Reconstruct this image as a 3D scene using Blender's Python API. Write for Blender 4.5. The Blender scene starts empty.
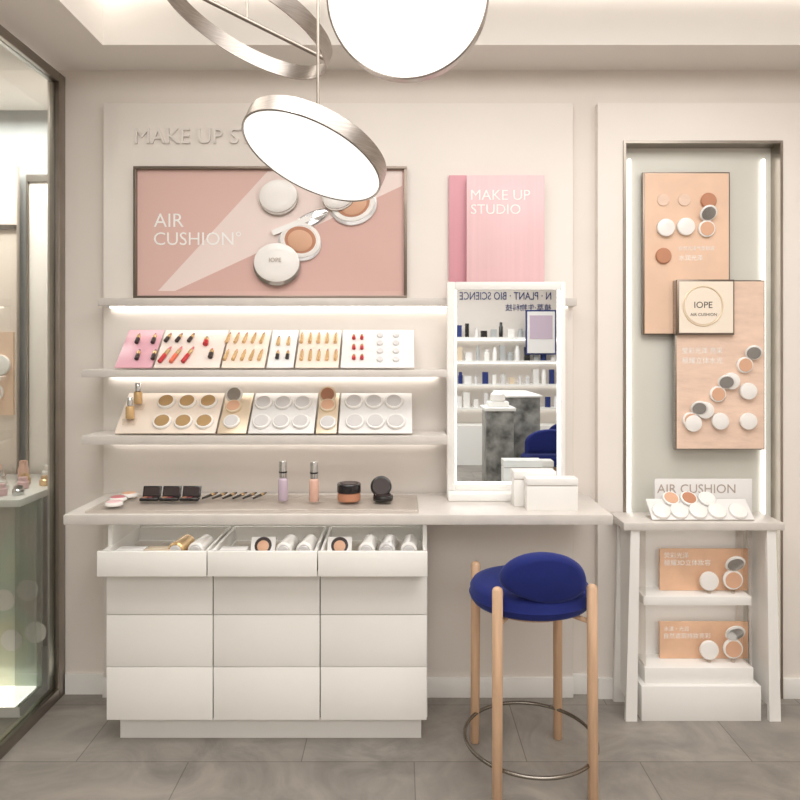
import bpy,bmesh,math,random
from mathutils import Matrix,Vector
random.seed(4)
# survey constants: wall at y=0, 235 px per metre on it, eye 3 m away at 1.46 m height
SC=235.; EYE=1.46; D=3.
def K(y): return D/(D+y)
def X(p,y=0.): return (p-400)/(SC*K(y))
def Z(p,y=0.): return EYE-(p-350)/(SC*K(y))
def lin(c):
    o=[]
    for v in c:
        v/=255.
        o.append(v/12.92 if v<=.04045 else ((v+.055)/1.055)**2.4)
    return (*o,1)
try:
    bpy.context.scene.view_settings.view_transform='Standard'
except Exception: pass

# ------------------------------------------------------------ materials
def mat(name,c,rough=.5,metal=0,emit=0,noise=0,nscale=8,bump=0,sheen=0,coat=0,trans=0,stretch=None,alpha=1):
    m=bpy.data.materials.new(name); m.use_nodes=True
    nt=m.node_tree; p=nt.nodes['Principled BSDF']
    col=lin(c)
    p.inputs['Base Color'].default_value=col
    p.inputs['Roughness'].default_value=rough
    p.inputs['Metallic'].default_value=metal
    if emit:
        p.inputs['Emission Color'].default_value=col; p.inputs['Emission Strength'].default_value=emit
    if sheen:
        p.inputs['Sheen Weight'].default_value=sheen; p.inputs['Sheen Roughness'].default_value=.4
        p.inputs['Sheen Tint'].default_value=(.4,.5,1,1)
    if coat: p.inputs['Coat Weight'].default_value=coat
    if trans: p.inputs['Transmission Weight'].default_value=trans; p.inputs['IOR'].default_value=1.35
    if alpha<1: p.inputs['Alpha'].default_value=alpha
    if noise or bump:
        g=nt.nodes.new('ShaderNodeNewGeometry'); mp=nt.nodes.new('ShaderNodeMapping')
        nt.links.new(g.outputs['Position'],mp.inputs['Vector'])
        if stretch: mp.inputs['Scale'].default_value=stretch
        n=nt.nodes.new('ShaderNodeTexNoise'); n.inputs['Scale'].default_value=nscale; n.inputs['Detail'].default_value=6
        nt.links.new(mp.outputs[0],n.inputs['Vector'])
        if noise:
            r=nt.nodes.new('ShaderNodeValToRGB')
            r.color_ramp.elements[0].position=.3; r.color_ramp.elements[1].position=.7
            r.color_ramp.elements[0].color=tuple(max(0,v*(1-noise)) for v in col[:3])+(1,)
            r.color_ramp.elements[1].color=tuple(min(1,v*(1+noise)) for v in col[:3])+(1,)
            nt.links.new(n.outputs['Fac'],r.inputs['Fac']); nt.links.new(r.outputs[0],p.inputs['Base Color'])
        if bump:
            b=nt.nodes.new('ShaderNodeBump'); b.inputs['Strength'].default_value=bump; b.inputs['Distance'].default_value=.01
            nt.links.new(n.outputs['Fac'],b.inputs['Height']); nt.links.new(b.outputs[0],p.inputs['Normal'])
    return m
def glass(name,tint,gloss=.08,rough=.0):
    m=bpy.data.materials.new(name); m.use_nodes=True; nt=m.node_tree
    for n in list(nt.nodes):
        if n.type!='OUTPUT_MATERIAL': nt.nodes.remove(n)
    o=[n for n in nt.nodes if n.type=='OUTPUT_MATERIAL'][0]
    t=nt.nodes.new('ShaderNodeBsdfTransparent'); t.inputs[0].default_value=lin(tint)
    g=nt.nodes.new('ShaderNodeBsdfGlossy'); g.inputs['Roughness'].default_value=rough
    x=nt.nodes.new('ShaderNodeMixShader'); x.inputs[0].default_value=gloss
    nt.links.new(t.outputs[0],x.inputs[1]); nt.links.new(g.outputs[0],x.inputs[2]); nt.links.new(x.outputs[0],o.inputs[0])
    return m
WALL=mat('wall_paint',(231,223,215),.75,noise=.02,nscale=3,bump=.03)
PANEL=mat('wall_panel_paint',(235,228,221),.6,noise=.015,nscale=3)
CEIL=mat('ceiling_paint',(236,231,225),.8,noise=.015,nscale=2)
WHITE=mat('white_lacquer',(247,245,240),.15,coat=.5,noise=.005,nscale=2)
WHITE2=mat('white_matte',(244,242,238),.5)
SEAM=mat('seam_shadow_gap',(150,143,134),.6)
STONE=mat('counter_stone',(214,208,202),.35,noise=.05,nscale=14)
NICK=mat('brushed_nickel',(170,163,157),.28,metal=1,noise=.14,nscale=6,stretch=(3,3,60))
NICKD=mat('dark_nickel',(158,150,141),.32,metal=1,noise=.08,nscale=8)
BRONZE=mat('bronze_frame',(132,120,110),.35,metal=.9)
CHROME=mat('chrome',(205,205,205),.12,metal=1)
MIRROR=mat('mirror_glass',(232,236,238),.01,metal=1)
LAMP=mat('lamp_diffuser',(255,253,250),.5,emit=.95)
LED=mat('led_strip',(255,250,243),.5,emit=5)
LEDC=mat('led_cove_strip',(255,250,243),.5,emit=6)
LEDS=mat('led_soft_strip',(255,252,246),.5,emit=2.5)
NICHE=mat('niche_metal_back',(216,214,205),.5,metal=.12,noise=.03,nscale=4,stretch=(1,1,.15))
ROSE=mat('poster_rose',(224,188,179),.6); ROSEL=mat('poster_light_rose',(240,222,216),.6); ROSED=mat('poster_deep_rose',(217,179,170),.6)
TXT=mat('white_lettering',(252,250,247),.5); TXTW=mat('wall_lettering',(230,224,218),.4)
TXTG=mat('grey_lettering',(175,160,150),.5); NAVY=mat('navy_lettering',(25,45,110),.5); TXTK=mat('dark_lettering',(60,55,55),.5)
SILV=mat('compact_silver_white',(222,220,220),.2,metal=.15,coat=.5); PEARL=mat('compact_pearl_white',(243,240,236),.22,coat=.5)
SKIN=mat('foundation_beige',(218,172,142),.5); SKIND=mat('foundation_tan',(190,134,104),.5)
GOLD=mat('gold_tint',(222,188,138),.25,metal=.6); GOLD2=mat('champagne',(232,214,188),.3,metal=.3)
BLACK=mat('black_plastic',(22,20,22),.25,coat=.4); DARK=mat('dark_brown',(52,38,36),.4)
RED=mat('lip_red',(190,45,50),.3); PINKL=mat('lip_pink',(212,115,125),.3); CORAL=mat('lip_coral',(225,110,82),.3); MAUVE=mat('lip_mauve',(140,60,70),.3)
PINK=mat('pink_panel',(224,160,172),.45,noise=.04,nscale=40,stretch=(1,1,0.02)); PINKF=mat('pink_front_panel',(234,195,198),.3,noise=.04,nscale=60,stretch=(1,1,.02))
PINKT=mat('pink_tray',(220,168,180),.3); BEIGET=mat('beige_tray',(234,219,210),.3); PEACHT=mat('peach_tray',(238,224,210),.3); WHT=mat('frosted_tray',(234,232,230),.25)
ORANGE=mat('peach_poster',(232,198,172),.5,noise=.05,nscale=7); ORANGE2=mat('peach_poster_textured',(232,203,183),.5,noise=.07,nscale=14,bump=.25,stretch=(1,1,3))
ORANGE3=mat('amber_poster',(230,188,156),.5,noise=.10,nscale=10)
CREAM=mat('cream_insert',(240,227,210),.5)
VELVET=mat('blue_velvet',(8,27,104),.85,sheen=.25,noise=.08,nscale=60)
WOOD=mat('light_ash_wood',(208,172,140),.45,noise=.12,nscale=8,stretch=(8,8,.8))
STEEL=mat('steel_ring',(140,134,126),.25,metal=1)
MARB=mat('grey_marble',(132,132,128),.3,noise=.7,nscale=9,bump=.02)
GLASS=glass('clear_glass',(236,238,236),.10); ACRY=glass('clear_acrylic',(246,244,242),.06,.05)
PURP=mat('lilac_liquid',(198,180,196),.15,coat=.6); PEACHB=mat('peach_liquid',(222,178,160),.15,coat=.6)
GREYB=mat('vitrine_grey',(176,178,178),.5); BEIGEV=mat('vitrine_beige',(222,208,196),.5); DISC=mat('printed_disc',(230,224,216),.4)
def floor_mat():
    m=bpy.data.materials.new('stone_tile'); m.use_nodes=True; nt=m.node_tree; p=nt.nodes['Principled BSDF']
    g=nt.nodes.new('ShaderNodeNewGeometry')
    mp=nt.nodes.new('ShaderNodeMapping'); mp.inputs['Location'].default_value=(.35,.1,0)
    nt.links.new(g.outputs['Position'],mp.inputs['Vector'])
    b=nt.nodes.new('ShaderNodeTexBrick'); b.inputs['Scale'].default_value=1; b.inputs['Brick Width'].default_value=.8
    b.inputs['Row Height'].default_value=.4; b.inputs['Mortar Size'].default_value=.0022; b.inputs['Mortar Smooth'].default_value=.3
    b.inputs['Color1'].default_value=lin((156,150,143)); b.inputs['Color2'].default_value=lin((145,139,132)); b.inputs['Mortar'].default_value=lin((112,107,101))
    nt.links.new(mp.outputs[0],b.inputs['Vector'])
    n=nt.nodes.new('ShaderNodeTexNoise'); n.inputs['Scale'].default_value=3.5; n.inputs['Detail'].default_value=12; n.inputs['Roughness'].default_value=.62; n.inputs['Distortion'].default_value=1.5
    nt.links.new(g.outputs['Position'],n.inputs['Vector'])
    r=nt.nodes.new('ShaderNodeValToRGB'); r.color_ramp.elements[0].position=.32; r.color_ramp.elements[0].color=(.68,.68,.68,1)
    r.color_ramp.elements[1].position=.70; r.color_ramp.elements[1].color=(1.14,1.12,1.1,1)
    nt.links.new(n.outputs['Fac'],r.inputs['Fac'])
    x=nt.nodes.new('ShaderNodeMix'); x.data_type='RGBA'; x.blend_type='MULTIPLY'; x.inputs[0].default_value=1
    nt.links.new(b.outputs['Color'],x.inputs[6]); nt.links.new(r.outputs[0],x.inputs[7]); nt.links.new(x.outputs[2],p.inputs['Base Color'])
    p.inputs['Roughness'].default_value=.42
    bu=nt.nodes.new('ShaderNodeBump'); bu.inputs['Strength'].default_value=.15; bu.inputs['Distance'].default_value=.01
    nt.links.new(n.outputs['Fac'],bu.inputs['Height']); nt.links.new(bu.outputs[0],p.inputs['Normal'])
    return m
FLOOR=floor_mat()
def irid():
    m=bpy.data.materials.new('dichroic_acrylic'); m.use_nodes=True; nt=m.node_tree; p=nt.nodes['Principled BSDF']
    g=nt.nodes.new('ShaderNodeNewGeometry'); n=nt.nodes.new('ShaderNodeTexNoise'); n.inputs['Scale'].default_value=2.2
    nt.links.new(g.outputs['Position'],n.inputs['Vector'])
    r=nt.nodes.new('ShaderNodeValToRGB'); e=r.color_ramp.elements
    e[0].position=.35; e[0].color=lin((232,205,205)); e[1].position=.65; e[1].color=lin((232,226,192))
    k=e.new(.5); k.color=lin((200,212,194))
    nt.links.new(n.outputs['Fac'],r.inputs['Fac']); nt.links.new(r.outputs[0],p.inputs['Base Color'])
    p.inputs['Roughness'].default_value=.15; p.inputs['Metallic'].default_value=.1
    return m
IRID=irid()

# ------------------------------------------------------------ builder
I4=Matrix.Identity(4)
RX=Matrix.Rotation(math.radians(90),4,'X')
def T(x,y,z): return Matrix.Translation((x,y,z))
def face(x,y,z): return T(x,y,z)@RX   # local XY -> wall plane, local +Z -> toward room (-y)
class B:
    def __init__(s,name): s.name=name; s.v=[]; s.f=[]; s.m=[]; s.mats=[]
    def mi(s,m):
        if m not in s.mats: s.mats.append(m)
        return s.mats.index(m)
    def add(s,vs,fs,m,M=I4):
        o=len(s.v); i=s.mi(m)
        s.v+=[M@Vector(v) for v in vs]
        for f in fs: s.f.append([o+k for k in f]); s.m.append(i)
    def box(s,x0,x1,y0,y1,z0,z1,m,bev=0,M=I4):
        x0,x1=sorted((x0,x1)); y0,y1=sorted((y0,y1)); z0,z1=sorted((z0,z1))
        bm=bmesh.new(); bmesh.ops.create_cube(bm,size=1)
        for v in bm.verts: v.co=Vector(((x0+x1)/2+v.co.x*(x1-x0),(y0+y1)/2+v.co.y*(y1-y0),(z0+z1)/2+v.co.z*(z1-z0)))
        if bev: bmesh.ops.bevel(bm,geom=bm.edges[:],offset=bev,segments=2,affect='EDGES',profile=.5)
        bm.verts.index_update()
        s.add([v.co.copy() for v in bm.verts],[[v.index for v in f.verts] for f in bm.faces],m,M); bm.free()
    def lathe(s,prof,m,M=I4,seg=32):
        vs=[];fs=[];rings=[]
        for r,z in prof:
            if r<1e-6: rings.append([len(vs)]); vs.append((0,0,z))
            else:
                rings.append(list(range(len(vs),len(vs)+seg)))
                vs+=[(r*math.cos(2*math.pi*i/seg),r*math.sin(2*math.pi*i/seg),z) for i in range(seg)]
        for a,b in zip(rings,rings[1:]):
            for i in range(seg):
                j=(i+1)%seg
                if len(a)==1 and len(b)==1: continue
                if len(a)==1: fs.append([a[0],b[j],b[i]])
                elif len(b)==1: fs.append([a[i],a[j],b[0]])
                else: fs.append([a[i],a[j],b[j],b[i]])
        s.add(vs,fs,m,M)
    def cyl(s,p0,p1,r0,m,r1=None,seg=20):
        p0=Vector(p0);p1=Vector(p1); d=p1-p0; r1=r0 if r1 is None else r1
        M=T(*p0)@d.to_track_quat('Z','Y').to_matrix().to_4x4(); L=d.length
        e=min(r0,r1)*.2
        s.lathe([(0,0),(r0-e,0),(r0,e),(r1,L-e),(r1-e,L),(0,L)],m,M,seg)
    def torus(s,R,r,m,M=I4,seg=64,rs=10):
        vs=[];fs=[]
        for i in range(seg):
            a=2*math.pi*i/seg
            for j in range(rs):
                b=2*math.pi*j/rs; q=R+r*math.cos(b); vs.append((q*math.cos(a),q*math.sin(a),r*math.sin(b)))
        for i in range(seg):
            for j in range(rs):
                fs.append([i*rs+j,((i+1)%seg)*rs+j,((i+1)%seg)*rs+(j+1)%rs,i*rs+(j+1)%rs])
        s.add(vs,fs,m,M)
    def poly(s,pts,th,m,M=I4):
        n=len(pts); vs=[(x,y,0) for x,y in pts]+[(x,y,th) for x,y in pts]
        fs=[list(range(n))[::-1],list(range(n,2*n))]+[[i,(i+1)%n,n+(i+1)%n,n+i] for i in range(n)]
        s.add(vs,fs,m,M)
    def pillow(s,out,prof,m,M=I4,bend=0):
        n=len(out); cx=sum(p[0] for p in out)/n; cy=sum(p[1] for p in out)/n; vs=[];fs=[]
        for f,o in prof:
            for x,y in out:
                px=cx+(x-cx)*f; py=cy+(y-cy)*f; vs.append((px,py,o-bend*px*px))
        for k in range(len(prof)-1):
            for i in range(n):
                j=(i+1)%n; fs.append([k*n+i,k*n+j,(k+1)*n+j,(k+1)*n+i])
        fs.append(list(range(n))[::-1]); fs.append([(len(prof)-1)*n+i for i in range(n)])
        s.add(vs,fs,m,M)
    def text(s,t,w,m,M=I4,ext=.001,h=None):
        cu=bpy.data.curves.new('tmp','FONT'); cu.body=t; cu.size=1; cu.resolution_u=3
        ob=bpy.data.objects.new('tmp',cu); bpy.context.collection.objects.link(ob)
        bpy.context.view_layer.update()
        me=bpy.data.meshes.new_from_object(ob.evaluated_get(bpy.context.evaluated_depsgraph_get()))
        vs=[v.co.copy() for v in me.vertices]; fs=[list(p.vertices) for p in me.polygons]
        bpy.data.objects.remove(ob); bpy.data.curves.remove(cu); bpy.data.meshes.remove(me)
        if not vs: return
        xa=min(v.x for v in vs); xb=max(v.x for v in vs); k=w/(xb-xa)
        kh=k
        if h: ya=min(v.y for v in vs); yb=max(v.y for v in vs); kh=h/(yb-ya)
        vv=[((v.x-xa)*k,v.y*kh,ext) for v in vs]
        s.add(vv,fs,m,M)
        if ext>.002:
            cnt={}
            for f in fs:
                for a,b in zip(f,f[1:]+f[:1]):
                    if (b,a) in cnt: del cnt[(b,a)]
                    else: cnt[(a,b)]=1
            n=len(vv); s.add(vv+[(x,y,0) for x,y,_ in vv],[[a,a+n,b+n,b] for a,b in cnt],m,M)
    def done(s,sharp=35):
        me=bpy.data.meshes.new(s.name); me.from_pydata([tuple(v) for v in s.v],[],s.f)
        for m in s.mats: me.materials.append(m)
        for p,i in zip(me.polygons,s.m): p.material_index=i; p.use_smooth=True
        bm=bmesh.new(); bm.from_mesh(me)
        bmesh.ops.recalc_face_normals(bm,faces=[f for f in bm.faces]); bm.to_mesh(me); bm.free()
        try: me.set_sharp_from_angle(angle=math.radians(sharp))
        except Exception: pass
        ob=bpy.data.objects.new(s.name,me); bpy.context.collection.objects.link(ob); return ob

def simple(name,*a,**k):
    b=B(name); b.box(*a,**k); return b.done()

def compact(b,M,r,h,body=PEARL,top=None):
    b.lathe([(0,0),(r*.94,0),(r,h*.2),(r,h*.7),(r*.95,h*.93),(r*.86,h),(0,h)],body,M,28)
    if top: b.lathe([(0,h*1.0),(r*.8,h*1.0),(r*.78,h*1.12),(0,h*1.12)],top,M,28)
def compact_open(b,M,r,h,pan=SKIN,body=PEARL):
    compact(b,M,r,h*.7,body)
    b.lathe([(0,h*.7),(r*.82,h*.7),(r*.8,h*.85),(0,h*.85)],pan,M,24)
    L=M@T(0,r*.98,h*.6)@Matrix.Rotation(math.radians(28),4,'X')@T(0,r*.85,0)
    b.lathe([(0,-h*.3),(r*.94,-h*.3),(r,0),(r*.9,h*.15),(0,h*.15)],body,L,24)
    b.lathe([(0,h*.15),(r*.8,h*.15),(r*.8,h*.25),(0,h*.25)],CHROME,L,24)

# ------------------------------------------------------------ ROOM
simple('floor',-2.7,2.7,-6.6,.7,-.1,0,FLOOR)
simple('wall_back',-1.46,.83,0,.12,0,2.65,WALL)
simple('wall_right',2.6,2.7,-6.5,.3,0,2.95,WALL)
simple('wall_left',-2.7,-2.6,-6.5,.6,0,2.95,WALL)
simple('wall_rear',-2.6,2.6,-6.6,-6.5,0,2.95,WALL)
PY=-.04
b=B('wall_niche_surround')
NX0,NX1=X(623,PY),X(782,PY); NZ=Z(141,PY)
b.box(.83,2.6,.12,.2,0,2.65,WALL)
b.box(.83,2.6,0,.12,Z(103,PY),2.65,WALL)
b.box(.83,NX0,PY,.12,0,Z(103,PY),PANEL)
b.box(NX1,2.6,PY,.12,0,Z(103,PY),PANEL)
b.box(NX0,NX1,PY,.12,NZ,Z(103,PY),PANEL)
b.done()
b=B('trim_niche')
t=.011
b.box(NX0,NX0+t,PY-.008,.11,0,NZ,NICKD); b.box(NX1-t,NX1,PY-.008,.11,0,NZ,NICKD); b.box(NX0+t,NX1-t,PY-.008,.11,NZ-t,NZ,NICKD)
b.box(NX0+t,NX1-t,.03,.05,0,NZ-t,NICHE)
b.box(NX0+t+.03,NX0+t+.040,.018,.029,.05,NZ-.06,LEDS); b.box(NX1-t-.040,NX1-t-.03,.018,.029,.05,NZ-.06,LEDS)
b.done()
PX0,PX1=-1.25,.728
simple('wall_panel_back',PX0,PX1,-.03,0,0,Z(103,-.03),PANEL,bev=.002)
b=B('baseboard_back'); b.box(PX0-.0,PX1,-.042,-.03,0,.085,WHITE2,.002); b.box(PX1,.83,-.012,0,0,.085,WHITE2,.002); b.box(-1.42,PX0,-.012,0,0,.085,WHITE2); b.done()
simple('baseboard_right',.83,NX0,PY-.012,PY,0,.085,WHITE2)
b=B('baseboard_niche'); b.box(NX1,2.6,PY-.012,PY,0,.085,WHITE2,.002); b.done()
RX0,RX1,RY0,RY1=-1.16,2.1,-.25,-2.9
b=B('ceiling')
b.box(-2.7,2.7,RY0,.7,2.65,2.97,CEIL); b.box(-2.7,RX0,RY1,RY0,2.65,2.97,CEIL); b.box(RX1,2.7,RY1,RY0,2.65,2.97,CEIL)
b.box(-2.7,2.7,-6.6,RY1,2.65,2.97,CEIL); b.box(RX0,RX1,RY1,RY0,2.88,2.97,CEIL)
b.done()
b=B('ceiling_cove_light')
b.box(RX0+.01,RX1-.01,RY0-.03,RY0-.005,2.865,2.88,LEDC); b.box(RX0+.005,RX0+.03,RY1+.05,RY0-.05,2.865,2.88,LEDC)
b.done()

# ------------------------------------------------------------ left glazing and window display behind it
GX=-1.435
b=B('window_1')
b.box(GX-.03,GX+.012,-.055,-.001,0,2.62,NICKD,.002)
b.box(GX-.03,GX+.012,-2.2,-.055,2.58,2.62,NICKD,.002)
b.box(GX-.03,GX+.012,-2.2,-.055,0,.045,NICKD,.002)
b.box(GX-.03,GX+.012,-2.25,-2.2,0,2.62,NICKD,.002)
b.box(GX-.012,GX-.004,-2.2,-.055,.045,2.58,GLASS)
b.done()
b=B('wall_window_display')
b.box(-2.6,-1.46,.5,.6,0,2.65,GREYB); b.box(-1.5,-1.46,0.0,.5,0,2.65,WALL); b.done()
TBZ=.865
b=B('display_backdrop')
b.box(-1.80,-1.57,.42,.45,0,Z(182,.42),PANEL,.003)
b.box(-1.81,-1.57,.41,.46,Z(182,.42),Z(175,.42),NICKD)
b.box(-1.583,-1.573,.405,.42,.9,2.1,LEDS)
b.box(-1.81,-1.80,.41,.46,0,Z(182,.42),NICKD)
b.box(-2.3,-1.86,.42,.45,0,Z(165,.42),BEIGEV,.003)
b.box(-2.25,-1.87,.41,.42,Z(415,.42),Z(332,.42),ORANGE)
b.box(-2.25,-1.86,.405,.42,Z(230,.42),Z(225,.42),NICKD)
compact(b,face(-1.93,.41,Z(365,.41)),.05,.02); compact_open(b,face(-1.96,.41,Z(392,.41)),.045,.02)
b.done()
b=B('window_display_table')
b.box(-2.4,-1.51,-.2,.38,TBZ-.03,TBZ,WHITE,.003)
b.box(-2.4,-1.51,-.03,-.02,.04,TBZ-.03,IRID); b.box(-2.4,-1.51,-.2,.38,0,.04,WHITE2); b.box(-1.53,-1.51,-.2,-.03,.04,TBZ-.03,GLASS)
b.box(-2.2,-1.53,-.195,-.035,.045,.047,LEDS)
for i,(px,py) in enumerate([(4,600),(28,590),(12,640),(36,632)]):
    b.lathe([(0,0),(.045,0),(.045,.003),(0,.003)],DISC,face(X(px,-.03),-.03,Z(py,-.03)),32)
b.done()
b=B('window_display_jars')
for i,(x,y,k_) in enumerate([(-1.60,.20,1.2),(-1.66,.12,.8),(-1.72,.22,1.5),(-1.78,.14,1.0),(-1.62,.03,.8),(-1.69,.0,.6),(-1.56,.1,.7),(-1.84,.22,1.2),(-1.57,-.1,.6),(-1.63,-.12,.8)]):
    b.lathe([(0,0),(.022,0),(.024,.005),(.024,.035*k_),(.018,.042*k_),(.018,.06*k_),(0,.062*k_)],[PEARL,GOLD,PEACHB,CHROME,PINKF][i%5],T(x,y,TBZ+.0005),20)
b.done()

# ------------------------------------------------------------ shelves
def shelf(name,x0,x1,yf,ztop,th,led):
    b=B(name); b.box(x0,x1,yf,-.0305,ztop-th,ztop,STONE,.0015)
    if led: b.box(x0+.03,x1-.03,-.055,-.035,ztop-th-.006,ztop-th,LED)
    return b.done()
S1=Z(298,-.1); S2=Z(370,-.235); S3=Z(436,-.235)
shelf('floating_shelf',-1.243,.728,-.10,S1,.032,True)
shelf('floating_shelf',-1.25,.186,-.235,S2,.028,True)
shelf('floating_shelf',-1.25,.186,-.235,S3,.034,True)

# ------------------------------------------------------------ big framed poster
b=B('framed_poster'); yp=-.06
x0,x1=X(133,yp),X(407,yp); z1=Z(166,yp); z0=S1
f=.013
b.box(x0,x1,yp,-.031,z1-f,z1,BRONZE,.001); b.box(x0,x1,yp,-.031,z0,z0+f,BRONZE,.001)
b.box(x0,x0+f,yp,-.031,z0+f,z1-f,BRONZE,.001); b.box(x1-f,x1,yp,-.031,z0+f,z1-f,BRONZE,.001)
yb=-.045
b.box(x0+f,x1-f,yb,-.031,z0+f,z1-f,ROSE)
def P(px,py): return (X(px,yb),Z(py,yb))
M0=face(0,yb,0)
def pp(lst): return [P(*q) for q in lst]
b.poly(pp([(268,171),(402,171),(402,186),(175,291),(158,291)]),.0008,ROSEL,M0)
b.poly(pp([(402,186),(402,291),(175,291)]),.0010,ROSED,M0)
b.text('AIR',.125,TXT,face(X(154,yb),yb-.001,Z(227,yb)),.001)
b.text('CUSHION°',.365,TXT,face(X(154,yb),yb-.001,Z(245,yb)),.001)
def tilt(px,py,y,rz=0,rx=0,ry=0): return face(X(px,y),y,Z(py,y))@Matrix.Rotation(math.radians(rz),4,'Z')@Matrix.Rotation(math.radians(rx),4,'X')@Matrix.Rotation(math.radians(ry),4,'Y')
yq=yb-.003
def ocomp(px,py,r,sq,rot,dz=0,kind='closed'):
    M=face(X(px,yq-dz),yq-dz,Z(py,yq-dz))@Matrix.Rotation(math.radians(rot),4,'Z')@Matrix.Diagonal((1,sq,.3,1))
    b.lathe([(0,0),(r*.97,0),(r,.012),(r,.02),(r*.97,.026),(0,.026)],NICK if kind=='closed' else SILV,M,44)
    M2=M@T(0,r*.16,.026)
    if kind=='closed':
        b.lathe([(0,0),(r*.95,0),(r*.97,.012),(r*.9,.022),(r*.6,.028),(0,.03)],PEARL,M2,44)
    else:
        b.lathe([(0,0),(r*.95,0),(r*.93,.01),(r*.8,.012),(r*.78,.006),(0,.006)],PEARL,M2,44)
        b.lathe([(0,.0),(r*.74,.0),(r*.72,.014),(0,.016)],SKIND,M2,36)
        b.lathe([(0,.018),(r*.58,.018),(r*.5,.026),(0,.028)],SKIN,M2@T(0,-r*.05,0),36)
ocomp(354,206,.098,.82,18,0,'open')
ocomp(339,198,.07,.75,20,.012)
ocomp(300,243,.09,.85,-12,0,'open')
b.lathe([(0,0),(.072,0),(.078,.01),(.07,.018),(0,.018)],CHROME,tilt(311,219,yq-.003,25)@Matrix.Diagonal((1,.35,.3,1)),32)
b.poly([P(272,231),P(309,216),P(311,221),P(274,236)],.012,PEARL,face(0,yq,0))
ocomp(279,199,.081,.86,10,.004)
ocomp(277,266,.097,.86,0,.014)
b.text('IOPE',.05,TXTG,face(X(270,yq-.014),yq-.0345,Z(263,yq)),.0005)
b.done()
b=B('wall_lettering_sign'); b.text('MAKE UP STUDIO',.72,TXTW,face(X(135,-.04),-.0305,Z(143,-.04)),.009); b.done()
b=B('pink_acrylic_sign')
y=-.05
b.box(X(449,y),X(530,y),-.046,-.034,S1,Z(175,y),PINK,.001)
b.box(X(466,y),X(543,y),-.08,-.072,S1,Z(177,y),PINKF,.001)
b.text('MAKE UP',.245,TXT,face(X(471,-.08),-.08,Z(200,-.08)),.0015)
b.text('STUDIO',.205,TXT,face(X(471,-.08),-.08,Z(214,-.08)),.0015)
b.done()

# ------------------------------------------------------------ slanted tester trays
def slant(pb,pt,zb):
    yb,yt=-.215,-.06; zt=Z(pt,yt)
    L=math.hypot(yt-yb,zt-zb); a=(yt-yb)/L; c=(zt-zb)/L
    M=Matrix(((1,0,0,0),(0,a,-c,yb),(0,c,a,zb),(0,0,0,1)))
    def loc(px,py):
        t=(pb-py)/(pb-pt); y=yb+(yt-yb)*t
        return X(px,y),t*L
    return M,L,loc
def tray(b,M,L,x0,x1,m,th=.006):
    b.box(x0,x1,0.004,L,.002,th,m,.0008,M)
M,L,loc=slant(369,331,S2+.002)
b=B('lipstick_tester_tray')
xs=[(122,158,PINKT),(160,224,BEIGET),(226,268,PEACHT),(270,296,WHT),(298,340,PEACHT),(342,414,WHT)]
for a,c_,m in xs: tray(b,M,L,X(a,-.14),X(c_,-.14),m)
b.box(X(122,-.14),X(414,-.14),-.21,-.065,S2+.0005,S2+.004,ACRY)
def stick(px,py,L_,r,m1,m2,ang=0):
    u,v=loc(px,py)
    R=M@T(u,v,.006+r)@Matrix.Rotation(math.radians(ang),4,'Z')
    def c(v0,v1,rr,m,r1=None):
        p0=R@Vector((0,v0,0)); p1=R@Vector((0,v1,0)); b.cyl(p0,p1,rr,m,r1,12)
    c(-L_/2,0,r,m1); c(0,L_*.3,r*.85,GOLD); c(L_*.3,L_/2,r*.7,m2,r*.4)
for px in (139,155): 
    stick(px,341,.055,.0085,DARK,MAUVE); stick(px,357,.055,.0085,DARK,BLACK)
for i,px in enumerate((166,177,189)):
    stick(px,357,.09,.0085,[RED,CORAL,RED][i],PINKL,-18); stick(px+3,340,.05,.008,DARK,MAUVE,-18)
stick(207,344,.045,.011,RED,DARK); stick(212,356,.05,.01,DARK,RED)
for i in range(5):
    stick(229+i*8.5,340,.06,.0072,GOLD,MAUVE,-8); stick(227+i*8.5,357,.06,.0072,GOLD,SKIND,-8)
for px in (279,289): stick(px,343,.05,.0075,GOLD,BLACK); stick(px-1,357,.045,.008,BLACK,RED)
for i in range(5):
    stick(302+i*8.5,340,.06,.0072,GOLD,CORAL); stick(302+i*8.5,357,.06,.0072,GOLD,MAUVE)
for py in (339,349,359):
    for px in (354,362): stick(px,py,.028,.0075,RED,CORAL)
for py in (337,345,353,361):
    for px in (380,396):
        u,v=loc(px,py); b.lathe([(0,0),(.013,0),(.014,.003),(.012,.008),(0,.009)],SILV,M@T(u,v,.006),18)
b.done()
M,L,loc=slant(435,394,S3+.002)
b=B('compact_tester_tray')
for a,c_,m in [(122,220,PEACHT),(222,250,GOLD2),(252,316,WHT),(318,338,GOLD2),(340,412,WHT)]: tray(b,M,L,X(a,-.14),X(c_,-.14),m)
b.box(X(122,-.14),X(412,-.14),-.21,-.065,S3+.0005,S3+.004,ACRY)
def dot(px,py,r,body,top=None,h=.014):
    u,v=loc(px,py); compact(b,M@T(u,v,.006),r,h,body,top)
for i in range(3):
    dot(167+i*21,404,.037,PEARL,GOLD); dot(163+i*21,424,.037,PEARL,GOLD)
    dot(264+i*19.5,405,.036,PEARL,SILV); dot(262+i*19.5,424,.036,PEARL,SILV)
    dot(354+i*20,404,.038,PEARL,SILV); dot(355+i*20.5,424,.038,PEARL,SILV)
for px,py in ((234,409),(232,424),(328,408),(328,425)): dot(px,py,.033,GOLD2 if py<415 else PEARL,SKIN if py<415 else SILV)
for px in (235,328):
    u,v=loc(px,397); Mx=M@T(u,v,.012)@Matrix.Rotation(math.radians(25),4,'X')
    b.lathe([(0,0),(.034,0),(.036,.006),(.03,.01),(0,.01)],PEARL if px<300 else GOLD2,Mx,24); b.lathe([(0,.01),(.028,.01),(.027,.013),(0,.013)],CHROME if px<300 else SKIND,Mx,24)
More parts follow.
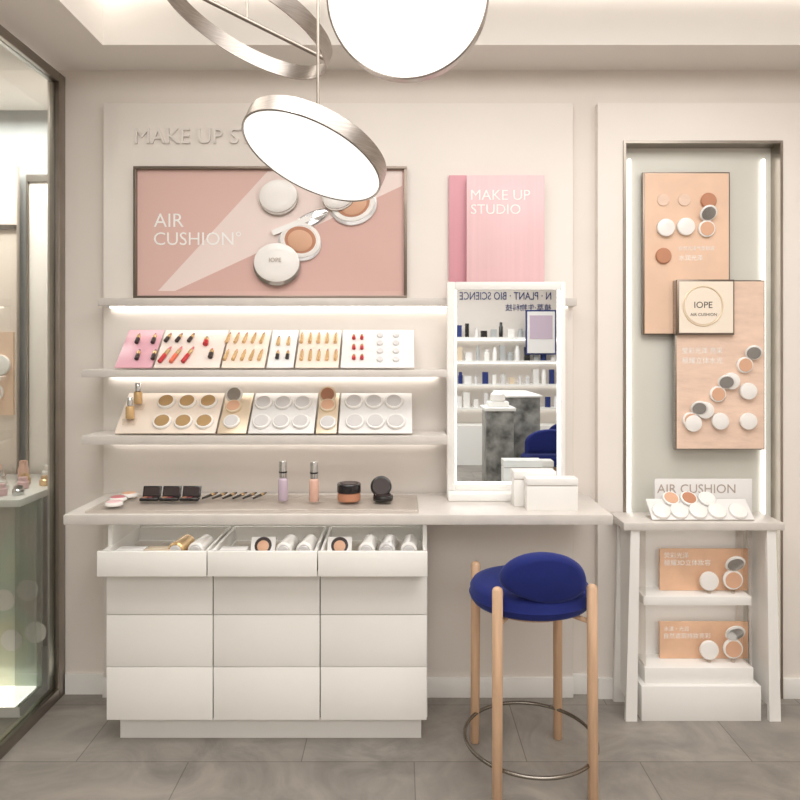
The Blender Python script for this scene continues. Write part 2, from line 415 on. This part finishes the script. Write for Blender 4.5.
for px,py,h in ((131,423,.085),(139,408,.085)):   # gold serum testers standing on small steps of the tray
    u,v=loc(px,py); p=M@Vector((u,v,.006)); r=.017
    b.box(p.x-.024,p.x+.024,p.y-.024,p.y+.012,p.z-.012,p.z+.012,ACRY)
    b.lathe([(0,0),(r*.95,0),(r,.003),(r,h*.5),(r*.9,h*.58),(r*.5,h*.6),(r*.5,h*.63)],GOLD,T(p.x,p.y-.006,p.z+.012),24)
    b.lathe([(r*.55,h*.6),(r*.7,h*.61),(r*.7,h*.95),(r*.6,h),(0,h)],CHROME,T(p.x,p.y-.006,p.z+.012),24)
b.done()

# ------------------------------------------------------------ counter with drawers
CT=.86
b=B('makeup_counter')
cx0,cx1=-1.225,.775
b.box(cx0,cx1,-.436,-.0425,CT-.036,CT,STONE,.002)
bx0,bx1=-1.083,.10; w=(bx1-bx0)/3
yf=-.403
b.box(bx0+.03,bx1-.02,-.347,-.06,0,.097,WHITE2,.001)
b.box(bx0+.001,bx1-.001,yf+.019,-.081,.097,.645,SEAM)
b.box(bx0,bx0+.015,yf+.0185,-.06,.645,CT-.036,WHITE); b.box(bx1-.015,bx1,yf+.0185,-.06,.645,CT-.036,WHITE)
b.box(bx0-.001,bx0+.001,yf+.0185,-.06,.097,.645,WHITE); b.box(bx1-.001,bx1+.001,yf+.0185,-.06,.097,.645,WHITE)
b.box(bx0+.015,bx1-.015,-.08,-.06,.645,CT-.036,WHITE)
for i in range(3):
    a=bx0+i*w; c_=a+w
    for z0,z1 in ((.097,.291),(.2935,.483),(.486,.646)):
        b.box(a+.002,c_-.002,yf,yf+.018,z0,z1,WHITE,.001)
    b.box(a+.002,c_-.002,-.487,-.470,.652,.741,WHITE,.002)
    b.box(a+.006,a+.016,-.47,-.10,.665,.735,WHITE,.001); b.box(c_-.016,c_-.006,-.47,-.10,.665,.735,WHITE,.001)
    b.box(a+.016,c_-.016,-.47,-.10,.672,.682,WHITE); b.box(a+.016,c_-.016,-.11,-.10,.682,.735,WHITE)
b.box(bx0+.05,bx1-.05,-.12,-.10,CT-.044,CT-.036,LEDS)
b.box(bx0+.05,bx1-.05,-.40,-.385,CT-.041,CT-.036,LEDS)
b.done()
def drawer_set(i,items):
    b=B('drawer_product_assortment')
    a=bx0+i*w
    b.box(a+.03,a+w-.03,-.44,-.16,.6825,.69,ACRY)
    for kind,dx,m in items:
        x=a+dx
        if kind=='c':
            b.cyl((x-.004,-.41,.722),(x+.006,-.29,.722),.031,m,seg=24)
            b.cyl((x-.004,-.4155,.722),(x-.004,-.4105,.722),.022,SILV,seg=24)
        elif kind=='b': b.box(x-.05,x+.05,-.42,-.36,.69,.727,m,.003)
        elif kind=='p':
            R=T(x,-.40,.69)@Matrix.Rotation(math.radians(60),4,'X'); b.box(-.045,.045,0,.08,0,.004,m,0,R)
            b.lathe([(0,.005),(.022,.005),(.02,.006),(0,.006)],SKIN,R@T(0,.045,0),20)
            b.lathe([(0,.0045),(.032,.0045),(.03,.005),(0,.005)],DARK,R@T(0,.048,0),20)
        elif kind=='r': b.lathe([(0,0),(.028,0),(.03,.006),(.03,.02),(.026,.024),(0,.024)],m,T(x,-.41,.71),24)
    return b.done()
drawer_set(0,[('c',.335,PEARL),('c',.262,GOLD),('b',.09,WHT),('b',.195,GOLD2)])
drawer_set(1,[('p',.18,WHT),('c',.265,PEARL),('c',.34,PEARL),('b',.075,WHT)])
drawer_set(2,[('p',.07,WHT),('c',.175,PEARL),('c',.25,SILV),('c',.33,PEARL)])

# ------------------------------------------------------------ counter clutter
def cy_of(py):
    k=(py-350)/((EYE-CT)*SC); return D/k-D
b=B('acrylic_counter_tray'); b.box(X(98,-.3),X(418,-.3),-.415,-.13,CT,CT+.010,ACRY,.003); b.done()
TZ=CT+.0105
def cpos(px,py): 
    y=cy_of(py); return X(px,y),y
b=B('blusher_compact_set')
for px,py,m,t_ in [(118,503,PEARL,PINKL),(129,499,PEARL,SKIN),(114,508,PEARL,PINKF)]:
    x,y=cpos(px,py); compact(b,T(x,y,TZ),.034,.014,m,t_)
b.done()
b=B('eyeshadow_palette_set')
for px in (150,170,190):
    x,y=cpos(px,503); b.box(x-.036,x+.036,y-.02,y+.02,TZ,TZ+.012,BLACK,.003)
    R=T(x,y+.02,TZ+.010)@Matrix.Rotation(math.radians(72),4,'X'); b.box(-.036,.036,0,.042,-.004,.004,BLACK,.002,R); b.box(-.03,.03,.005,.037,.004,.005,DARK,0,R)
    for j in (-1,0,1): b.box(x+j*.02-.008,x+j*.02+.008,y-.012,y+.012,TZ+.012,TZ+.013,[SKIND,MAUVE,DARK][j+1])
b.done()
b=B('makeup_brush_set')
for i in range(6):
    x,y=cpos(206+i*10,500)
    p=Vector((x,y-.05,TZ+.007)); q=Vector((x+.03,y+.06,TZ+.007))
    b.cyl(p,p.lerp(q,.55),.004,BLACK,.006,12); b.cyl(p.lerp(q,.55),p.lerp(q,.75),.0065,GOLD,.006,12); b.cyl(p.lerp(q,.75),q,.006,DARK,.003,12)
b.done()
def pump(px,py,h,liq):
    b=B('foundation_bottle'); x,y=cpos(px,py); M_=T(x,y,TZ)
    r=.019
    b.lathe([(0,0),(r-.002,0),(r,.003),(r,h*.52),(r-.003,h*.56),(.011,h*.58),(.011,h*.6)],liq,M_,28)
    b.lathe([(.011,h*.58),(.0155,h*.585),(.0155,h*.97),(.014,h),(0,h)],CHROME,M_,28)
    b.lathe([(.016,h*.70),(.0163,h*.71),(.0163,h*.73),(.016,h*.74)],BLACK,M_,28)
    return b.done()
pump(283,503,.155,PURP); pump(314,504,.155,PEACHB)
b=B('cosmetic_jar'); x,y=cpos(349,503)
b.lathe([(0,0),(.042,0),(.045,.004),(.045,.03),(.042,.034)],SKIND,T(x,y,TZ),32)
b.lathe([(.042,.034),(.047,.034),(.047,.064),(.044,.068),(0,.068)],BLACK,T(x,y,TZ),32); b.lathe([(0,.068),(.036,.068),(.035,.070),(0,.070)],DARK,T(x,y,TZ),32); b.done()
b=B('cushion_compact_black'); x,y=cpos(383,503)
compact(b,T(x,y,TZ),.04,.022,BLACK,DARK)
M_=T(x-.008,y+.02,TZ+.05)@Matrix.Rotation(math.radians(72),4,'X')@T(0,0,-.01)
compact(b,M_,.042,.02,BLACK,DARK); b.done()

# ------------------------------------------------------------ mirror and boxes
b=B('vanity_mirror'); yc=-.13
mx0,mx1=X(447,yc),X(565,yc); mz0=CT+.0; mz1=Z(282,yc)
fr=.033
b.box(mx0,mx1,-.125,-.106,mz0+.03,mz1,WHITE2,.003)
YM=-.125
b.box(mx0,mx0+fr,-.14,YM,mz0+.03,mz1,WHITE2,.003); b.box(mx1-.02,mx1,-.14,YM,mz0+.03,mz1,WHITE2,.003)
b.box(mx0+fr,mx1-.02,-.14,YM,mz1-fr,mz1,WHITE2,.003); b.box(mx0+fr,mx1-.02,-.14,YM,mz0+.03,mz0+.055,WHITE2,.003)
b.box(mx0+fr,mx1-.02,YM-.004,YM,mz0+.055,mz1-fr,MIRROR)
g=.012
b.box(mx1-.02-g,mx1-.02,YM-.006,YM-.004,mz0+.055,mz1-fr,LEDS); b.box(mx0+fr,mx0+fr+.006,YM-.006,YM-.004,mz0+.055,mz1-fr,LEDS)
b.box(mx0+fr,mx1-.02,YM-.006,YM-.004,mz0+.055,mz0+.064,LEDS)
b.box(mx0,mx1+.01,-.21,-.104,mz0,mz0+.03,WHITE2,.004)
b.done()
b=B('cosmetic_gift_box')
for (a,c_,y0,y1,h) in ((514,556,-.30,-.225,.135),(527,578,-.37,-.305,.12)):
    x0,x1=X(a,y0),X(c_,y0)
    b.box(x0,x1,y0,y1,CT,CT+h*.76,WHITE2,.002); b.box(x0-.001,x1+.001,y0-.001,y1+.001,CT+h*.785,CT+h,WHITE2,.002)
    b.box(x0+.003,x1-.003,y0+.003,y1-.003,CT+h*.7,CT+h*.79,TXTG)
b.done()

# ------------------------------------------------------------ niche posters
b=B('product_poster_panel')
y=-.005
b.box(X(643,y),X(730,y),y,.015,Z(335,y),Z(172,y),BRONZE,.002); b.box(X(660,y),X(715,y),.015,.029,Z(300,y),Z(210,y),NICKD)
b.box(X(644.5,y),X(728.5,y),y-.003,y,Z(333.5,y),Z(173.5,y),ORANGE)
yy=y-.0035
for px,py in ((665,228),(685,227)): compact(b,face(X(px,yy),yy,Z(py,yy)),.038,.018)
for px,py in ((663,200),(684,200)): b.lathe([(0,0),(.027,0),(.025,.005),(0,.005)],ORANGE2,face(X(px,yy),yy,Z(py,yy)),24)
for px,py,m in ((708,201,SKIND),(663,256,SKIND)): b.lathe([(0,0),(.032,0),(.034,.006),(.03,.012),(0,.012)],m,face(X(px,yy),yy,Z(py,yy)),24)
compact_open(b,face(X(706,yy),yy,Z(229,yy)),.036,.018)
b.text('自然光泽气垫粉底',.15,TXT,face(X(679,yy),yy,Z(250,yy)),.001); b.text('水润光泽',.10,TXT,face(X(679,yy),yy,Z(260,yy)),.001)
b.done()
b=B('product_poster_panel'); y=-.035
b.box(X(675,y),X(765,y),y,-.012,Z(450,y),Z(280,y),NICK,.002)
b.box(X(700,y),X(740,y),-.012,.029,Z(420,y),Z(350,y),NICKD)
b.box(X(676.5,y),X(763.5,y),y-.003,y,Z(448.5,y),Z(281.5,y),ORANGE2)
b.box(X(675,y),X(732,y),y-.022,y-.003,Z(335,y),Z(280,y),BRONZE,.002); yi=y-.024
b.box(X(677,y),X(730.5,y),yi,y-.02,Z(333,y),Z(282,y),CREAM)
b.torus(.082,.004,GOLD2,face(X(703,yi),yi,Z(306,yi)))
b.lathe([(0,0),(.078,0),(.076,.003),(0,.003)],CREAM,face(X(703,yi),yi,Z(306,yi)),40)
b.text('IOPE',.075,TXTK,face(X(694,yi),yi-.003,Z(308,yi)),.001); b.text('AIR CUSHION',.11,TXTK,face(X(690,yi),yi-.003,Z(316,yi)),.001)
yy=y-.0035
b.text('莹彩光泽 亮采',.17,TXT,face(X(682,yy),yy,Z(353,yy)),.001); b.text('極耀立体水光',.17,TXT,face(X(682,yy),yy,Z(363,yy)),.001)
for px,py in ((744,365),(717,394),(690,420)): compact_open(b,face(X(px,yy),yy,Z(py,yy))@Matrix.Rotation(-.5,4,'Z'),.034,.02)
for px,py in ((730,381),(704,410),(747,391),(719,421),(692,423),(747,421)): compact(b,face(X(px,yy),yy,Z(py,yy)),.036,.02)
b.done()

# ------------------------------------------------------------ display stand in front of niche
b=B('cosmetics_display_stand')
y0=-.24
sx0,sx1=X(624,y0),X(785,y0); sz=Z(523,y0)
b.box(sx0,sx1,y0,-.055,sz-.03,sz,STONE,.002)
for s_,xa in ((1,sx0+.03),(-1,sx1-.03)):
    for yl in (-.23,-.075):
        b.poly([(xa-.02,0),(xa+s_*.025,0),(xa+s_*.035,sz-.03),(xa+s_*.0,sz-.03)] if s_>0 else [(xa-.025,0),(xa+.02,0),(xa,sz-.03),(xa-.035,sz-.03)],.018,WHITE2,face(0,yl+.018,0))
    b.box(xa+s_*.008,xa+s_*.018,-.212,-.075,.05,sz-.03,WHITE2)
lx0,lx1=X(643,y0),X(763,y0)
zs=Z(688,y0); zt=Z(672,y0)
b.box(lx0,lx1,-.226,-.06,0,zs,WHITE2,.001)
b.box(lx0+.02,lx1-.02,-.205,-.06,zs,zt,WHITE2,.001)
b.box(lx0+.02,lx1-.02,-.19,-.06,Z(610,y0),Z(601,y0),WHITE2,.001)
b.box(lx0+.03,lx1-.03,-.17,-.15,Z(610,y0)-.006,Z(610,y0),LEDS)
b.box(lx0-.005,lx1+.005,-.072,-.060,zs,sz-.03,WHITE2)
b.box(lx0+.02,lx0+.028,-.19,-.072,zt,sz-.03,ACRY); b.box(lx1-.028,lx1-.02,-.19,-.072,zt,sz-.03,ACRY)
b.box(lx0+.03,lx1-.03,-.17,-.15,sz-.036,sz-.03,LEDS)
b.done()
def sgn(zb,z1,lines):
    b=B('cushion_compact_display'); y=-.12
    b.box(X(660,y),X(748,y),y,y+.012,zb,z1,ORANGE3,.001)
    for i,t_ in enumerate(lines): b.text(t_,[.10,.19][i],TXT,face(X(664,y),y,z1-.035-.03*i),.001)
    x,yy=X(709,-.155),-.155
    b.cyl((x,yy,zb),(x,yy,zb+.02),.008,ACRY); compact(b,face(x,yy+.007,zb+.05),.038,.016)
    x=X(733,-.155); compact_open(b,face(x,yy+.007,zb+.055),.04,.018); b.cyl((x,yy,zb),(x,yy,zb+.02),.008,ACRY)
    return b.done()
sgn(Z(601,y0)+.0005,Z(549,-.12),['荧彩光泽','極耀3D立体妝容'])
sgn(Z(672,y0)+.0005,Z(622,-.12),['水漾・光润','自然遮瑕持妝亮彩'])
b=B('cushion_compact_riser')
y=-.12
b.box(X(655,y),X(752,y),y,y+.008,sz,Z(479,y),WHT,.001)
b.text('AIR CUSHION',.32,TXTG,face(X(657,y),y,Z(493,y)),.001)
R=T(0,-.20,sz+.0005)@Matrix.Rotation(math.radians(42),4,'X')
b.box(X(652,-.2),X(754,-.2),0,.1,0,.006,WHT,.001,R)
for i,px in enumerate((662,680,699,718,739)):
    compact(b,R@T(X(px,-.19),.036,.006),.036,.014,PEARL,None)
for px,m in ((672,SKIN),(690,SKIND),(708,PEARL)):
    compact(b,R@T(X(px,-.15),.095,.008),.034,.012,PEARL,m)
b.box(X(652,-.2),X(754,-.2),-.205,-.125,sz,sz+.003,ACRY)
b.done()

# ------------------------------------------------------------ stool
b=B('bar_stool')
SM=T(.452,-.548,0)@Matrix.Rotation(math.radians(5),4,'Z')
b.lathe([(0,.585),(.17,.585),(.198,.592),(.207,.605),(.207,.612),(.211,.617),(.207,.622),(.207,.64),(.198,.654),(.17,.661),(0,.663)],VELVET,SM,56)
b.lathe([(0,.57),(.15,.57),(.15,.586),(0,.586)],WOOD,SM,40)
hx,hy=.158,.185
for sx in (-1,1):
    for sy in (-1,1):
        top=.69 if sy<0 else .665
        p=SM@Vector((sx*hx,sy*hy,0)); q=SM@Vector((sx*hx*.985,sy*hy*.97,top))
        b.cyl(p,q,.0165,WOOD,.0175,20)
        b.lathe([(.0175,0),(.015,.008),(.008,.013),(0,.014)],WOOD,T(*q)@T(0,0,-.003),20)
        b.cyl(SM@Vector((sx*hx,sy*hy,.577)),SM@Vector((sx*.1,sy*.1,.577)),.008,WOOD)
b.torus(.225,.0065,STEEL,SM@T(0,0,.115)@Matrix.Diagonal((1,1.06,1,1)),72)
out=[]
for i in range(33):
    a=math.pi*i/32; out.append((.145*math.cos(a),.11*math.sin(a)))
for i in range(1,16):
    a=math.pi+math.pi*i/16; out.append((.145*math.cos(a),.05*math.sin(a)))
prof=[(.8,-.03),(.93,-.025),(.985,-.013),(1.01,0),(.985,.013),(.93,.025),(.8,.03)]
BM=SM@T(0.0,-.185,.700)@Matrix.Rotation(math.radians(97),4,'X')@Matrix.Rotation(math.radians(-6),4,'Z')
b.pillow(out,prof,VELVET,BM,bend=1.6)
b.done(45)

# ------------------------------------------------------------ pendant lamps
def frame_for(c,d,ratio):
    c=Vector(c); v=(Vector((0,-D,EYE))-c).normalized(); d=Vector((d[0],0,d[1])); d=(d-d.dot(v)*v).normalized()
    n=(ratio*v+math.sqrt(1-ratio*ratio)*d).normalized()
    return T(*c)@n.to_track_quat('Z','Y').to_matrix().to_4x4()
def disc_lamp(c,R,d,ratio,th):
    b=B('pendant_lamp'); M=frame_for(c,d,ratio)
    b.lathe([(0,-th),(R*.98,-th),(R,-th+.003),(R,.004),(R-.004,.006),(R-.006,.003)],NICK,M,80)
    b.lathe([(R-.006,.003),(R-.02,.004),(0,.004)],LAMP,M,80)
    p=M@Vector((0,0,-th)); b.cyl((p.x,p.y,p.z+.0),(p.x,p.y,2.879),.004,NICKD); b.lathe([(0,0),(.05,0),(.05,-.02),(0,-.02)],NICK,T(p.x,p.y,2.879),32)
    return b.done()
disc_lamp((X(312,-1.2),-1.2,Z(158,-1.2)),.19,(-.42,-.91),.44,.04)
disc_lamp((X(407,-1.2),-1.2,Z(-6,-1.2)),.209,(-.3,.95),.95,.045)
b=B('pendant_ring_lamp'); c=(X(247,-.75),-.75,Z(20,-.75)); M=frame_for(c,(-.42,-.91),.36); R=.285
b.lathe([(R,-.026),(R,.026),(R-.006,.026),(R-.006,-.026),(R,-.026)],NICK,M,90)
b.lathe([(R-.007,-.016),(R-.007,.016),(R-.0065,.016),(R-.0065,-.016)],NICK,M,90)
p=M@Vector((0,R-.005,0)); q=M@Vector((0,-R+.005,0)); b.cyl(p,q,.007,NICKD)
m_=(p+q)/2; b.cyl(m_,(m_.x,m_.y,2.879),.004,NICKD); b.lathe([(0,0),(.05,0),(.05,-.02),(0,-.02)],NICK,T(m_.x,m_.y,2.879),32)
b.done()

# ------------------------------------------------------------ rest of the shop (seen in the vanity mirror)
b=B('product_wall_shelving')
for z in (.7,1.0,1.3,1.6): b.box(.5,2.5,-6.495,-6.25,z,z+.025,WHITE2); b.box(.55,2.45,-6.49,-6.46,z-.01,z,LEDS)
for z in (.725,1.025,1.325,1.625):
    x=.56
    while x<2.42:
        h=random.uniform(.08,.2); m=random.choice([PEARL,BLACK,NAVY,SILV,PEARL,WHT,GOLD2,GREYB]); r=random.uniform(.022,.045)
        if random.random()<.5: b.lathe([(0,0),(r,0),(r,h*.7),(r*.7,h*.78),(r*.7,h),(0,h)],m,T(x,-6.33,z),12)
        else: b.box(x-r,x+r,-6.36,-6.30,z,z+h,m)
        x+=random.uniform(.09,.13)
b.box(.5,2.5,-6.495,-6.2,0,.5,WHITE2); b.done()
b=B('shop_wall_sign')
FM=T(1.98,-6.495,2.12)@Matrix.Rotation(math.pi,4,'Z')@RX
b.text('N · PLANT · BIO SCIENCE',1.2,NAVY,FM,.003,h=.10)
FM=T(1.98,-6.495,1.98)@Matrix.Rotation(math.pi,4,'Z')@RX
b.text('植萃·生物科技',.6,NAVY,FM,.003); b.done()
b=B('poster_board'); b.box(1.62,1.97,-6.245,-6.225,1.42,1.95,WHT); b.box(1.65,1.94,-6.225,-6.22,1.6,1.9,PURP); b.box(1.6,1.99,-6.25,-6.245,1.40,1.97,NAVY); b.done()
b=B('marble_island')
b.box(.82,1.08,-4.3,-3.95,0,.88,MARB,.003); b.box(.8,1.10,-4.32,-3.93,.88,.91,WHITE2,.003); b.box(1.08,1.42,-5.3,-4.4,0,.98,MARB,.003); b.box(1.06,1.44,-5.32,-4.38,.98,1.0,WHITE2,.003)
b.done()
b=B('desk_organizer'); b.box(.85,1.05,-4.2,-4.05,.911,.96,WHITE2,.003); b.lathe([(0,0),(.06,0),(.075,.02),(.07,.07),(.04,.1),(0,.11)],PEARL,T(.95,-4.12,.96)); b.done()
def blue_chair(x,y):
    b=B('blue_armchair'); M=T(x,y,0)
    b.lathe([(0,.38),(.2,.38),(.23,.4),(.23,.46),(.2,.48),(0,.485)],VELVET,M,32)
    out=[(.22*math.cos(math.pi*i/24),.13*math.sin(math.pi*i/24)) for i in range(25)]+[(-.22,-.1),(.22,-.1)]
    b.pillow(out,prof,VELVET,M@T(0,.2,.6)@Matrix.Rotation(math.radians(90),4,'X'),bend=-1)
    for i in range(4):
        a=math.pi/4+i*math.pi/2; b.cyl((x+.19*math.cos(a),y+.19*math.sin(a),0),(x+.16*math.cos(a),y+.16*math.sin(a),.39),.015,WOOD)
    return b.done()
blue_chair(1.38,-3.95); blue_chair(1.75,-4.7)

# ------------------------------------------------------------ lights
def area(name,loc,size,sy,power,col=(1,.985,.965),rot=(0,0,0)):
    l=bpy.data.lights.new(name,'AREA'); l.shape='RECTANGLE'; l.size=size; l.size_y=sy; l.energy=power; l.color=col
    o=bpy.data.objects.new(name,l); o.location=loc; o.rotation_euler=rot; bpy.context.collection.objects.link(o); return o
area('ceiling_fill_area',(.45,-1.75,2.87),2.8,1.9,64)  # added fill light under the recess top, out of view; no panel built
area('ceiling_fill_area',(.3,-4.7,2.64),3.2,2.0,88)  # second added fill behind the camera, unseen, also without a panel
area('window_display_light',(-1.9,.1,2.6),.5,.5,18)
def spot(name,loc,target,power,ang=50,r=.03):
    l=bpy.data.lights.new(name,'SPOT'); l.energy=power; l.spot_size=math.radians(ang); l.spot_blend=.6; l.shadow_soft_size=r; l.color=(1,.97,.93)
    o=bpy.data.objects.new(name,l); o.location=loc; o.rotation_euler=(Vector(target)-Vector(loc)).to_track_quat('-Z','Y').to_euler(); bpy.context.collection.objects.link(o)
spot('added_spot',(.9,-1.9,2.8),(1.27,0,1.6),12)  # added spot aimed at the niche
spot('added_spot',(-.6,-1.9,2.8),(-.5,-.2,.8),16)  # added spot aimed at the counter, likewise without a fixture
w_=bpy.data.worlds.new('world'); bpy.context.scene.world=w_; w_.use_nodes=True
w_.node_tree.nodes['Background'].inputs[0].default_value=(.9,.92,1,1); w_.node_tree.nodes['Background'].inputs[1].default_value=.4
# ------------------------------------------------------------ camera
cd=bpy.data.cameras.new('camera'); cam=bpy.data.objects.new('camera',cd); bpy.context.collection.objects.link(cam)
cam.location=(0,-D,EYE); cam.rotation_euler=(math.radians(90),0,0)
cd.sensor_width=36; cd.lens=SC*D/800*36; cd.shift_y=-50/800; cd.clip_start=.05
bpy.context.scene.camera=cam
